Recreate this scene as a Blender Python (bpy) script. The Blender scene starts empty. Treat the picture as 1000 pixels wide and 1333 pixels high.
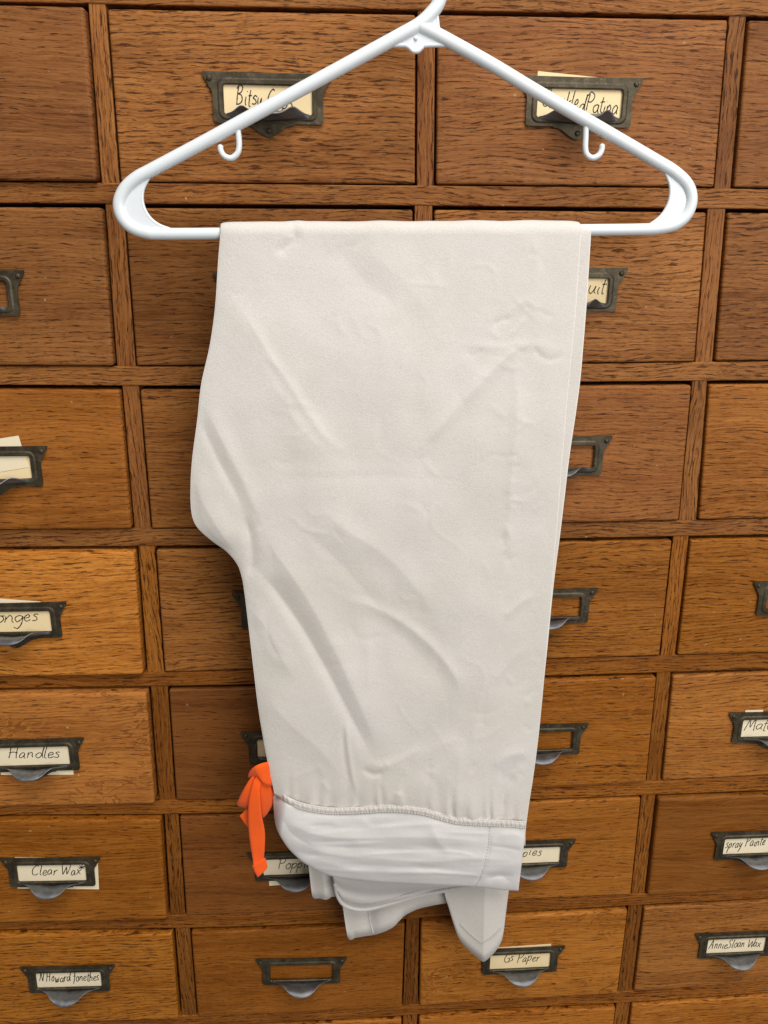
import bpy, bmesh, math, random
from mathutils import Vector, Matrix, noise
from mathutils.geometry import tessellate_polygon
random.seed(7)

# ------------------------------------------------------------------ camera, world, lamps, exposure
F, D, ZC = 1000.0, 0.64, 1.45                       # focal length (px of the 1000 px wide photo), distance to cabinet, eye height
ROT = ((0.99818243, 0.05860955, 0.01402683), (-0.06015225, 0.95474666, 0.29127397), (0.00367936, -0.2915883, 0.95653684))
RM = Matrix(ROT)
def at(px, py, Y=0.0):
    """point of the vertical plane y = Y met by the sight line through photo pixel (px, py)"""
    d = RM @ Vector(((px - 500) / F, 1.0, -(py - 666.5) / F))
    s = (D + Y) / d.y
    return Vector((d.x * s, Y, ZC + d.z * s))
sc = bpy.context.scene
col = sc.collection
cd = bpy.data.cameras.new('camera'); cam = bpy.data.objects.new('camera', cd); col.objects.link(cam)
cd.sensor_fit = 'VERTICAL'; cd.sensor_height = 36.0; cd.lens = 36.0 * F / 1333.0
cd.clip_start = 0.01; cd.clip_end = 100
r, f, u = RM @ Vector((1, 0, 0)), RM @ Vector((0, 1, 0)), RM @ Vector((0, 0, 1))
cam.matrix_world = Matrix(((r.x, u.x, -f.x, 0), (r.y, u.y, -f.y, -D), (r.z, u.z, -f.z, ZC), (0, 0, 0, 1)))
sc.camera = cam
sc.render.resolution_x, sc.render.resolution_y = 768, 1024
w = bpy.data.worlds.new('World'); sc.world = w; w.use_nodes = True
bg = w.node_tree.nodes['Background']
bg.inputs[0].default_value = (1.0, 0.97, 0.94, 1); bg.inputs[1].default_value = 0.18
def area(name, loc, target, sx, sy, power, colour):
    l = bpy.data.lights.new(name, 'AREA'); l.shape = 'RECTANGLE'; l.size = sx; l.size_y = sy
    l.energy = power; l.color = colour
    o = bpy.data.objects.new(name, l); col.objects.link(o); o.location = loc
    o.rotation_euler = (Vector(target) - Vector(loc)).to_track_quat('-Z', 'Y').to_euler()
    return o
area('ceiling_lamp', (0.35, -1.15, 3.05), (0.05, -0.1, 1.1), 1.4, 1.0, 44, (1.0, 0.965, 0.91))
area('front_fill_light', (1.5, -2.6, 1.85), (0.0, 0.0, 1.1), 1.8, 1.5, 44, (1.0, 0.975, 0.94))  # soft fill added from the front right to brighten the cloth, no known window
vs = sc.view_settings
vs.view_transform = 'Standard'; vs.look = 'None'; vs.gamma = 1.0; vs.exposure = 0.0; vs.use_curve_mapping = False
sc.render.engine = 'CYCLES'

# ------------------------------------------------------------------ helpers
def link(name, me, mat, parent=None, loc=None, smooth=False):
    o = bpy.data.objects.new(name, me); col.objects.link(o)
    if mat is not None and not me.materials: me.materials.append(mat)
    if parent: o.parent = parent
    if loc is not None: o.location = loc
    if smooth:
        for p in me.polygons: p.use_smooth = True
    return o
def mesh(name, vs_, fs):
    me = bpy.data.meshes.new(name); me.from_pydata([tuple(v) for v in vs_], [], fs); me.update()
    bm = bmesh.new(); bm.from_mesh(me); bmesh.ops.recalc_face_normals(bm, faces=bm.faces); bm.to_mesh(me); bm.free()
    return me
def empty(name, loc):
    o = bpy.data.objects.new(name, None); col.objects.link(o); o.location = loc; o.empty_display_size = 0.02
    return o
def tag(o, label=None, cat=None, group=None, kind=None):
    for k, v in (('label', label), ('category', cat), ('group', group), ('kind', kind)):
        if v: o[k] = v
    return o
def interp(pts, x):
    """piecewise linear, extrapolating, over [(x, y), ...]"""
    if x <= pts[0][0]: a, b = pts[0], pts[1]
    elif x >= pts[-1][0]: a, b = pts[-2], pts[-1]
    else:
        for a, b in zip(pts, pts[1:]):
            if a[0] <= x <= b[0]: break
    return a[1] + (b[1] - a[1]) * (x - a[0]) / (b[0] - a[0])
def smooth_interp(pts, x):
    """monotone-ish Catmull-Rom over [(x, y), ...], clamped at the ends"""
    if x <= pts[0][0]: return pts[0][1]
    if x >= pts[-1][0]: return pts[-1][1]
    for i in range(len(pts) - 1):
        if pts[i][0] <= x <= pts[i + 1][0]: break
    x0, y0 = pts[i]; x1, y1 = pts[i + 1]
    def sl(k):
        a = pts[max(k - 1, 0)]; b = pts[min(k + 1, len(pts) - 1)]
        return (b[1] - a[1]) / (b[0] - a[0])
    h = x1 - x0; t = (x - x0) / h; m0, m1 = sl(i) * h, sl(i + 1) * h
    t2, t3 = t * t, t * t * t
    return (2*t3 - 3*t2 + 1) * y0 + (t3 - 2*t2 + t) * m0 + (-2*t3 + 3*t2) * y1 + (t3 - t2) * m1
def spline(pts, n):
    """n points, evenly spread by segment, on the Catmull-Rom curve through pts (any dimension)"""
    P = [Vector(p) for p in pts]; m = len(P) - 1; out = []
    for k in range(n):
        s = k / (n - 1) * m; i = min(int(s), m - 1); t = s - i
        p0 = P[i - 1] if i > 0 else 2 * P[0] - P[1]
        p1, p2 = P[i], P[i + 1]
        p3 = P[i + 2] if i + 2 <= m else 2 * P[m] - P[m - 1]
        out.append(0.5 * (2*p1 + (p2 - p0) * t + (2*p0 - 5*p1 + 4*p2 - p3) * t*t + (3*p1 - p0 - 3*p2 + p3) * t**3))
    return out
def sstep(a, b, x):
    t = min(1, max(0, (x - a) / (b - a))); return t * t * (3 - 2 * t)
def tube_data(path, rad, seg=14, V=None, Fs=None, flat=1.0):
    """round tube along path; rad a number or a list; returns vertices and faces"""
    V = [] if V is None else V; Fs = [] if Fs is None else Fs
    n = len(path); base = len(V); up = Vector((0, 1, 0))
    for i, p in enumerate(path):
        t = (path[min(i + 1, n - 1)] - path[max(i - 1, 0)]).normalized()
        a = up - t * up.dot(t)
        if a.length < 0.1: a = Vector((1, 0, 0)) - t * t.x
        a.normalize(); b = t.cross(a); r_ = rad[i] if isinstance(rad, (list, tuple)) else rad
        for k in range(seg):
            th = 2 * math.pi * k / seg
            V.append(p + a * (math.cos(th) * r_ * flat) + b * (math.sin(th) * r_))
    for i in range(n - 1):
        for k in range(seg):
            k2 = (k + 1) % seg
            Fs.append((base + i*seg + k, base + i*seg + k2, base + (i+1)*seg + k2, base + (i+1)*seg + k))
    for e in (0, n - 1):
        p = path[e]; t = (path[1] - path[0]) if e == 0 else (path[-1] - path[-2])
        r_ = rad[e] if isinstance(rad, (list, tuple)) else rad
        V.append(p + (-t if e == 0 else t).normalized() * r_ * 0.7); c = len(V) - 1
        for k in range(seg): Fs.append((c, base + e*seg + k, base + e*seg + (k + 1) % seg))
    return V, Fs
def plate_mesh(name, outer, hole, y0, y1):
    """flat plate with outline (x, z), optional hole, between depths y0 (front) and y1 (back)"""
    loops = [[Vector((x, z, 0)) for x, z in outer]] + ([[Vector((x, z, 0)) for x, z in hole]] if hole else [])
    tri = tessellate_polygon(loops); pts = [p for l in loops for p in l]; n = len(pts)
    V = [(p.x, y0, p.y) for p in pts] + [(p.x, y1, p.y) for p in pts]
    Fs = [tuple(t) for t in tri] + [tuple(i + n for i in reversed(t)) for t in tri]
    b = 0
    for l in loops:
        m = len(l)
        for i in range(m):
            j = (i + 1) % m; Fs.append((b + i, b + j, b + j + n, b + i + n))
        b += m
    return mesh(name, V, Fs)
def bevel(me, width, seg=2, angle=0.5):
    bm = bmesh.new(); bm.from_mesh(me)
    es = [e for e in bm.edges if len(e.link_faces) == 2 and e.calc_face_angle() > angle]
    bmesh.ops.bevel(bm, geom=es, offset=width, segments=seg, profile=0.5, affect='EDGES', clamp_overlap=True)
    bm.to_mesh(me); bm.free(); return me

# ------------------------------------------------------------------ materials
class NT:
    def __init__(s, name):
        s.m = bpy.data.materials.new(name); s.m.use_nodes = True; s.t = s.m.node_tree
        s.b = s.t.nodes['Principled BSDF']
    def n(s, typ, ins=None, **kw):
        nd = s.t.nodes.new(typ)
        for k, v in kw.items(): setattr(nd, k, v)
        for k, v in (ins or {}).items():
            if isinstance(v, bpy.types.NodeSocket): s.t.links.new(v, nd.inputs[k])
            else: nd.inputs[k].default_value = v
        return nd
    def math(s, op, a, b=0.0, clamp=False):
        return s.n('ShaderNodeMath', {0: a, 1: b}, operation=op, use_clamp=clamp).outputs[0]
    def vmul(s, v, k): return s.n('ShaderNodeVectorMath', {0: v, 1: k}, operation='MULTIPLY').outputs[0]
    def noise(s, v, scale=1.0, detail=2.0, rough=0.5, dist=0.0):
        return s.n('ShaderNodeTexNoise', {'Vector': v, 'Scale': scale, 'Detail': detail, 'Roughness': rough, 'Distortion': dist}).outputs[0]
    def ramp(s, x, a, b):
        return s.n('ShaderNodeMapRange', {0: x, 1: a, 2: b, 3: 0.0, 4: 1.0}, clamp=True, interpolation_type='SMOOTHSTEP').outputs[0]
    def mix(s, fac, a, b, blend='MIX'):
        nd = s.n('ShaderNodeMix', data_type='RGBA', blend_type=blend)
        for i, v in ((0, fac), (6, a), (7, b)):
            if isinstance(v, bpy.types.NodeSocket): s.t.links.new(v, nd.inputs[i])
            else: nd.inputs[i].default_value = v if i == 0 or len(v) == 4 else (*v, 1)
        return nd.outputs[2]
    def attr(s, name): return s.n('ShaderNodeAttribute', attribute_type='OBJECT', attribute_name=name).outputs['Fac']
    def set(s, **kw):
        for k, v in kw.items():
            k = k.replace('_', ' ')
            if isinstance(v, bpy.types.NodeSocket): s.t.links.new(v, s.b.inputs[k])
            else: s.b.inputs[k].default_value = v if not isinstance(v, tuple) or len(v) == 4 else (*v, 1)
    def bump(s, h, dist, strength=1.0, prev=None):
        ins = {'Height': h, 'Distance': dist, 'Strength': strength}
        if prev is not None: ins['Normal'] = prev
        return s.n('ShaderNodeBump', ins).outputs[0]

def oak(name, vertical=False):
    """varnished oak; object properties tint (darkness), red, fleck, coarse steer each board"""
    s = NT(name)
    p = s.n('ShaderNodeTexCoord').outputs['Object']
    if vertical:
        x = s.n('ShaderNodeSeparateXYZ', {0: p}); p = s.n('ShaderNodeCombineXYZ', {0: x.outputs[2], 1: x.outputs[1], 2: x.outputs[0]}).outputs[0]
    rnd = s.n('ShaderNodeObjectInfo').outputs['Random']
    off = s.n('ShaderNodeCombineXYZ', {0: s.math('MULTIPLY', rnd, 31.0), 1: s.math('MULTIPLY', rnd, 17.0), 2: s.math('MULTIPLY', rnd, 53.0)}).outputs[0]
    p = s.n('ShaderNodeVectorMath', {0: p, 1: off}, operation='ADD').outputs[0]
    wz = s.math('MULTIPLY', s.math('SUBTRACT', s.noise(s.vmul(p, (7, 7, 16)), 1, 1), 0.5), 0.022)
    wz2 = s.math('MULTIPLY', s.math('SUBTRACT', s.noise(s.vmul(p, (60, 60, 90)), 1, 1), 0.5), 0.0022)
    p = s.n('ShaderNodeVectorMath', {0: p, 1: s.n('ShaderNodeCombineXYZ', {2: s.math('ADD', wz, wz2)}).outputs[0]}, operation='ADD').outputs[0]
    tint, red, fleck, coarse = s.attr('tint'), s.attr('red'), s.attr('fleck'), s.attr('coarse')
    broad = s.noise(s.vmul(p, (3.0, 10, 26)), 1, 3, 0.6)
    band = s.noise(s.vmul(p, (5.0, 60, 190)), 1, 4, 0.6)
    fib = s.noise(s.vmul(p, (45, 300, 1500)), 1, 2, 0.6)
    c = s.mix(s.ramp(broad, 0.3, 0.72), (0.310, 0.093, 0.0085), (0.535, 0.192, 0.027))
    c = s.mix(s.math('MULTIPLY', s.ramp(band, 0.36, 0.66), 0.50), c, (0.60, 0.236, 0.042))
    # growth rings: uneven lines along the grain, darker early wood
    z_ = s.n('ShaderNodeSeparateXYZ', {0: p}).outputs[2]
    rw = s.noise(s.vmul(p, (9, 30, 60)), 1, 3, 0.6)
    ringv = s.math('SINE', s.math('ADD', s.math('MULTIPLY', z_, 1650.0), s.math('MULTIPLY', rw, 24.0)))
    early = s.ramp(ringv, -0.1, 0.85)
    c = s.mix(s.math('MULTIPLY', early, s.math('ADD', 0.20, s.math('MULTIPLY', coarse, 0.18), True)), c, (0.215, 0.062, 0.0050))
    c = s.mix(s.math('MULTIPLY', s.ramp(fib, 0.42, 0.7), 0.42), c, (0.70, 0.305, 0.058))
    c = s.mix(s.math('MULTIPLY', s.ramp(fib, 0.5, 0.28), 0.46), c, (0.185, 0.052, 0.004))
    # open pores: short dark dashes, most of them in the early wood
    pores = s.noise(s.vmul(p, (85, 200, 1050)), 1, 2, 0.55)
    gate = s.ramp(s.noise(s.vmul(p, (7, 60, 80)), 1, 2), 0.36, 0.62)
    th = s.math('SUBTRACT', 0.715, s.math('ADD', s.math('MULTIPLY', early, 0.115), s.math('ADD', s.math('MULTIPLY', gate, 0.045), s.math('MULTIPLY', coarse, 0.055))))
    dash = s.n('ShaderNodeMapRange', {0: s.math('SUBTRACT', pores, th), 1: 0.0, 2: 0.06}, clamp=True).outputs[0]
    c = s.mix(s.math('MULTIPLY', dash, 0.86), c, (0.062, 0.0165, 0.0018))
    # fine short pore flecks between
    pf = s.noise(s.vmul(p, (170, 400, 1700)), 1, 1, 0.5)
    c = s.mix(s.math('MULTIPLY', s.ramp(pf, 0.58, 0.70), s.math('ADD', 0.42, s.math('MULTIPLY', coarse, 0.3), True)), c, (0.125, 0.033, 0.003))
    # medullary ray flecks on quarter sawn boards
    rv = s.noise(s.vmul(p, (32, 32, 74)), 1, 2, 0.5, 1.4)
    line = s.ramp(s.math('ABSOLUTE', s.math('SUBTRACT', rv, 0.5)), 0.042, 0.012)
    rm = s.ramp(s.noise(s.vmul(p, (14, 14, 20)), 1, 1), 0.46, 0.58)
    ray = s.math('MULTIPLY', s.math('MULTIPLY', line, rm), fleck)
    c = s.mix(s.math('MULTIPLY', ray, 0.74), c, (0.24, 0.072, 0.007))
    rv2 = s.ramp(s.math('ABSOLUTE', s.math('SUBTRACT', rv, 0.545)), 0.030, 0.010)
    c = s.mix(s.math('MULTIPLY', s.math('MULTIPLY', s.math('MULTIPLY', rv2, rm), fleck), 0.22), c, (0.68, 0.31, 0.06))
    sv = s.n('ShaderNodeVectorRotate', {'Vector': p, 'Axis': (0, 1, 0), 'Angle': 0.42}, rotation_type='AXIS_ANGLE').outputs[0]
    scr = s.ramp(s.noise(s.vmul(sv, (11, 11, 620)), 1, 1), 0.66, 0.72)
    c = s.mix(s.math('MULTIPLY', s.math('MULTIPLY', scr, s.attr('scratch')), 0.45), c, (0.62, 0.30, 0.09))
    # stain blotches and old darkened varnish
    st = s.noise(s.vmul(p, (9, 9, 12)), 1, 4, 0.6)
    c = s.mix(s.math('MULTIPLY', s.ramp(st, 0.52, 0.74), 0.42), c, (0.19, 0.054, 0.005))
    # pale nicks
    nick = s.ramp(s.noise(s.vmul(p, (230, 230, 300)), 1, 0), 0.875, 0.895)
    c = s.mix(s.math('MULTIPLY', nick, 0.8), c, (0.66, 0.42, 0.22))
    c = s.mix(red, c, s.mix(1.0, c, (0.97, 0.78, 0.75), 'MULTIPLY'))
    c = s.n('ShaderNodeHueSaturation', {'Hue': 0.5, 'Saturation': s.math('SUBTRACT', 1.0, s.attr('pale')), 'Value': s.math('SUBTRACT', 1.0, tint), 'Color': c}).outputs[0]
    rg = s.math('ADD', 0.40, s.math('MULTIPLY', s.noise(s.vmul(p, (25, 25, 60)), 1, 3), 0.2))
    h = s.math('SUBTRACT', s.math('MULTIPLY', fib, 0.25), s.math('ADD', dash, s.math('MULTIPLY', ray, 0.12)))
    s.set(Base_Color=c, Roughness=rg, Normal=s.bump(h, 0.0005, 0.55)); s.b.inputs['Specular IOR Level'].default_value = 0.13
    return s.m
OAK, OAKV = oak('oak_horizontal'), oak('oak_upright', True)
def simple(name, colr, rough, **kw):
    s = NT(name); s.set(Base_Color=colr, Roughness=rough, **kw); return s
M_DARK = simple('dark_inside', (0.018, 0.010, 0.006), 0.9).m
def metal(name, a, b, rough):
    s = NT(name); p = s.n('ShaderNodeTexCoord').outputs['Object']
    rnd = s.n('ShaderNodeObjectInfo').outputs['Random']
    p = s.n('ShaderNodeVectorMath', {0: p, 1: s.n('ShaderNodeCombineXYZ', {0: rnd, 1: rnd, 2: rnd}).outputs[0]}, operation='ADD').outputs[0]
    n1 = s.noise(p, 95, 5, 0.65); n2 = s.noise(p, 600, 2)
    c = s.mix(s.ramp(n1, 0.38, 0.68), a, b)
    c = s.mix(s.math('MULTIPLY', s.ramp(n2, 0.6, 0.75), 0.5), c, (0.22, 0.17, 0.10))
    s.set(Base_Color=c, Metallic=0.65, Roughness=s.math('ADD', rough, s.math('MULTIPLY', n1, 0.22)), Normal=s.bump(n1, 0.0004, 0.25)); return s.m
M_BRONZE = metal('aged_bronze', (0.052, 0.041, 0.024), (0.105, 0.086, 0.055), 0.42)
M_LIP = metal('lip_ceiling_sheen', (0.15, 0.158, 0.168), (0.235, 0.245, 0.26), 0.40)  # same metal as the plates, with the ceiling's blue-grey reflection put into its colour
def paper(name, colr):
    s = NT(name); p = s.n('ShaderNodeTexCoord').outputs['Object']
    c = s.mix(s.math('MULTIPLY', s.noise(p, 40, 4, 0.6), 0.5), colr, tuple(k * q for k, q in zip(colr, (0.86, 0.80, 0.68))))
    s.set(Base_Color=c, Roughness=0.8, Normal=s.bump(s.noise(p, 900, 2), 0.0001, 0.3)); return s.m
M_CARD = paper('cream_card', (0.90, 0.73, 0.44)); M_CARD2 = paper('pale_card', (0.90, 0.80, 0.59))
M_INK = simple('ink', (0.018, 0.016, 0.018), 0.55).m
sp = NT('white_plastic'); pp = sp.n('ShaderNodeTexCoord').outputs['Object']
sp.set(Base_Color=(0.765, 0.815, 0.85), Roughness=sp.math('ADD', 0.27, sp.math('MULTIPLY', sp.noise(pp, 60, 3), 0.16)), Normal=sp.bump(sp.noise(pp, 140, 2), 0.0003, 0.12))
sp.b.inputs['Subsurface Weight'].default_value = 0.08; sp.b.inputs['Subsurface Radius'].default_value = (0.004, 0.004, 0.004)
M_PLASTIC = sp.m
def cloth(name, a, b, weave=1050, bump=0.5, trans=0.0):
    s = NT(name); p = s.n('ShaderNodeTexCoord').outputs['Object']
    n1 = s.noise(p, 11, 4, 0.6); n2 = s.noise(p, weave, 1, 0.5); n3 = s.noise(p, 55, 4, 0.6)
    c = s.mix(s.ramp(n1, 0.35, 0.68), a, b)
    c = s.mix(s.math('MULTIPLY', s.ramp(n2, 0.62, 0.36), 0.22), c, tuple(k * 0.66 for k in a))
    nb = s.bump(n3, 0.0022, 0.17)
    s.set(Base_Color=c, Roughness=0.78, Normal=s.bump(n2, 0.0004, bump, nb), Sheen_Weight=0.16, Sheen_Roughness=0.5)
    s.b.inputs['Specular IOR Level'].default_value = 0.18
    return s.m
M_CLOTH = cloth('stone_grey_cloth', (0.665, 0.630, 0.580), (0.705, 0.672, 0.640), 1050, 0.38)
M_BAND = cloth('waistband_cloth', (0.680, 0.655, 0.645), (0.705, 0.682, 0.675), 1500, 0.35)
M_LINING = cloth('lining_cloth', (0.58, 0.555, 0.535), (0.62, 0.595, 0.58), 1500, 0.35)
M_THREAD = cloth('thread', (0.70, 0.67, 0.62), (0.74, 0.71, 0.67))
M_SHADE_THREAD = cloth('seam_thread', (0.43, 0.40, 0.38), (0.47, 0.44, 0.42))
M_ORANGE = cloth('neon_orange_webbing', (0.94, 0.112, 0.008), (0.98, 0.135, 0.012), 1300, 0.6)

# ------------------------------------------------------------------ the oak drawer cabinet
cab = empty('drawer_cabinet', at(540, 1320, 0.2))
tag(cab, 'oak cabinet of many small drawers with bronze label holders behind the hanging trousers', 'cabinet')
def cab_link(name, me, mat, smooth=False, **props):
    o = link(name, me, mat, None, None, smooth)
    o.parent = cab; o.matrix_parent_inverse = Matrix.Translation(-cab.location)
    for k, v in props.items(): o[k] = v
    return o
RAIL_TOP = {1: [(0, 237), (140, 238), (500, 241), (740, 243), (1000, 246)], 2: [(0, 477), (265, 477), (760, 473.5), (1000, 470)],
    3: [(0, 690), (250, 688), (735, 681), (1000, 675)], 4: [(0, 879), (190, 876), (330, 872), (715, 858), (1000, 850)],
    5: [(0, 1046), (210, 1042), (310, 1040), (695, 1024), (1000, 1009)],
    6: [(0, 1197), (230, 1192), (445, 1183), (660, 1171), (830, 1164), (1000, 1153)],
    7: [(0, 1330), (255, 1322), (530, 1309), (600, 1303), (800, 1292), (1000, 1277)]}
RAIL_BOT = {0: [(0, 2), (140, 5), (500, 12), (1000, 21)], 1: [(0, 264), (500, 267), (1000, 272)], 2: [(0, 501), (260, 502), (760, 497), (1000, 495)],
    3: [(0, 712), (280, 710), (735, 701), (1000, 696)], 4: [(0, 896), (330, 891), (710, 880), (1000, 871)],
    5: [(0, 1061), (310, 1058), (690, 1041), (1000, 1029)], 6: [(0, 1210), (245, 1208), (450, 1201), (660, 1188), (1000, 1169)],
    7: [(0, 1344), (255, 1336), (530, 1322), (600, 1315), (800, 1306), (1000, 1292)]}
STILE = {1: {1: (115, 137, 8, 132, 155, 237), 2: (137, 160, 268, 152, 176, 476), 3: (159, 180, 503, 175, 196, 689), 4: (180, 201, 712, 192, 213, 875),
             5: (196, 218, 896, 207, 228, 1041), 6: (214, 232, 1061, 222, 241, 1191), 7: (228, 247, 1209, 237, 256, 1322)},
         2: {1: (544, 567, 20, 543, 565, 241), 2: (540, 563, 268, 540, 562, 475), 7: (529, 546, 1196, 525, 544, 1310)},
         3: {1: (950, 972, 22, 931, 952, 245), 2: (922, 945, 273, 906, 928, 471), 3: (902, 921, 497, 885, 907, 676), 4: (877, 897, 699, 860, 879, 854),
             5: (856, 874, 876, 842, 860, 1016), 6: (836, 854, 1036, 823, 840, 1161), 7: (819, 837, 1179, 805, 823, 1290)}}
PITCH, SW = 0.2376, 0.0125
def rail_z(table, k, X):
    """height of a rail edge at world X (photo edge points carried onto the cabinet front, straight beyond them)"""
    if k == 8: return rail_z(table, 7, X) - 0.138
    pts = [(at(px, py).x, at(px, py).z) for px, py in table[k]]
    if X < pts[0][0]: return pts[0][1] + (X - pts[0][0]) * 0.004
    if X > pts[-1][0]: return pts[-1][1] + (X - pts[-1][0]) * -0.012
    return smooth_interp(pts, X)
def stile_x(k, row, bottom):
    """left and right X of stile k at the top or bottom of a row"""
    if k in (1, 2, 3) and row in STILE[k]:
        a = STILE[k][row]
        return (at(a[3], a[5]).x, at(a[4], a[5]).x) if bottom else (at(a[0], a[2]).x, at(a[1], a[2]).x)
    if k == 2 and 2 < row < 7:
        l0, r0 = stile_x(2, 2, True); l1, r1 = stile_x(2, 7, False); t = (row - 2.5 + (0.8 if bottom else 0)) / 5
        return l0 + (l1 - l0) * t, r0 + (r1 - r0) * t
    if k in (1, 2, 3): return stile_x(k, 7, True)
    s = stile_x(1, row, bottom) if k == 0 else stile_x(3, row, bottom); d = -PITCH if k == 0 else PITCH
    return s[0] + d, s[1] + d
XL, XR = stile_x(0, 1, False)[0] - 0.02, stile_x(4, 1, False)[1] + 0.02
def strip(name, top, bot, x0, x1, n, y0, y1):
    V = []; Fs = []
    for i in range(n + 1):
        X = x0 + (x1 - x0) * i / n
        zt, zb = top(X), bot(X)
        V += [(X, y0, zt), (X, y0, zb), (X, y1, zb), (X, y1, zt)]
    for i in range(n):
        a, b = 4 * i, 4 * i + 4
        for j in range(4): Fs.append((a + j, a + (j + 1) % 4, b + (j + 1) % 4, b + j))
    Fs += [(0, 1, 2, 3), (4*n, 4*n+3, 4*n+2, 4*n+1)]
    return bevel(mesh(name, V, Fs), 0.0009, 2, 1.0)
for k in range(0, 9):
    if k == 0: tp = lambda X: rail_z(RAIL_BOT, 0, X) + 0.03
    else: tp = lambda X, k=k: rail_z(RAIL_TOP, k, X)
    bt = lambda X, k=k: rail_z(RAIL_BOT, k, X)
    cab_link('rail', strip('rail', tp, bt, XL, XR, 26, 0.0, 0.03), OAK, tint=0.38 + 0.08 * (k in (3, 4, 6)), red=0.12 + 0.25 * (k > 3), pale=0.05 * (k < 4), fleck=0.0, coarse=0.9)
STILE_TINT = {}
for k in range(0, 5):
    for row in range(1, 9):
        l0, r0 = stile_x(k, row, False); l1, r1 = stile_x(k, row, True)
        if row == 8: l0, r0 = l1, r1
        xm = (l0 + r0) / 2; zt = rail_z(RAIL_BOT, row - 1, xm) + 0.0015; zb = rail_z(RAIL_TOP, row, (l1 + r1) / 2) - 0.0015
        y0 = 0.0007 + 0.0006 * random.random()
        V = [(l0, y0, zt), (r0, y0, zt), (r1, y0, zb), (l1, y0, zb), (l0, .028, zt), (r0, .028, zt), (r1, .028, zb), (l1, .028, zb)]
        c = sum((Vector(v) for v in V), Vector()) / 8
        me = bevel(mesh('stile', [Vector(v) - c for v in V], [(0, 1, 2, 3), (7, 6, 5, 4), (0, 4, 5, 1), (1, 5, 6, 2), (2, 6, 7, 3), (3, 7, 4, 0)]), 0.0006, 2)
        o = cab_link('stile', me, OAKV, tint=0.38 + 0.18 * random.random() + 0.08 * (row > 4), red=0.15 + 0.3 * random.random(), pale=0.05 * (row < 4), fleck=0.0, coarse=0.8)
        o.location = c
V = [(x, y, z) for y in (0.032, 0.34) for z in (rail_z(RAIL_BOT, 8, 0) - 0.02, rail_z(RAIL_BOT, 0, 0) + 0.03) for x in (XL, XR)]
cab_link('carcass', mesh('carcass', V, [(0, 1, 3, 2), (4, 6, 7, 5), (0, 2, 6, 4), (1, 5, 7, 3), (2, 3, 7, 6), (0, 4, 5, 1)]), M_DARK)

# label holder: bronze plate with ears, window and pointed tab; origin at the middle of its top edge
def mirror(h): return h + [(-x, z) for x, z in reversed(h) if abs(x) > 1e-9]
half = [(0.0, 0.0), (0.0475, 0.0004), (0.0470, -0.0022), (0.0452, -0.0052), (0.0436, -0.0078), (0.0430, -0.0098), (0.0418, -0.0108), (0.0412, -0.0122), (0.0406, -0.0150), (0.0406, -0.0318), (0.0398, -0.0332), (0.0380, -0.0337),
        (0.0195, -0.0337), (0.0188, -0.0347), (0.0160, -0.0349), (0.0138, -0.0356), (0.0110, -0.0372), (0.0075, -0.0396), (0.0040, -0.0416), (0.0014, -0.0427), (0.0, -0.0429)]
outline = half + [(-x, z) for x, z in reversed(half[1:-1])]
WX, WT, WB = 0.0325, -0.0080, -0.0274
def rrect(x, zt, zb, rd, n=4):
    out = []
    for cx, cz, a0 in ((x - rd, zt - rd, 0), (-x + rd, zt - rd, 90), (-x + rd, zb + rd, 180), (x - rd, zb + rd, 270)):
        for i in range(n + 1):
            a = math.radians(a0 + 90 * i / n); out.append((cx + rd * math.cos(a), cz + rd * math.sin(a)))
    return out
ME_PLATE = plate_mesh('label_holder', outline, rrect(WX, WT, WB, 0.0016), -0.0024, -0.0012)
# raised moulding round the window, joined to the plate
bm = bmesh.new(); bm.from_mesh(ME_PLATE)
ring = [[bm.verts.new((x, y, z)) for x, z in rrect(WX + e, WT + e, WB - e, 0.0016 + e)] for e, y in ((0.0002, -0.0023), (0.0008, -0.0031), (0.0032, -0.0031), (0.0046, -0.0023))]
for a, b in zip(ring, ring[1:]):
    for i in range(len(a)): j = (i + 1) % len(a); bm.faces.new((a[i], a[j], b[j], b[i]))
bmesh.ops.recalc_face_normals(bm, faces=bm.faces); bm.to_mesh(ME_PLATE); bm.free()
bevel(ME_PLATE, 0.00035, 2, 1.0)
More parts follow.
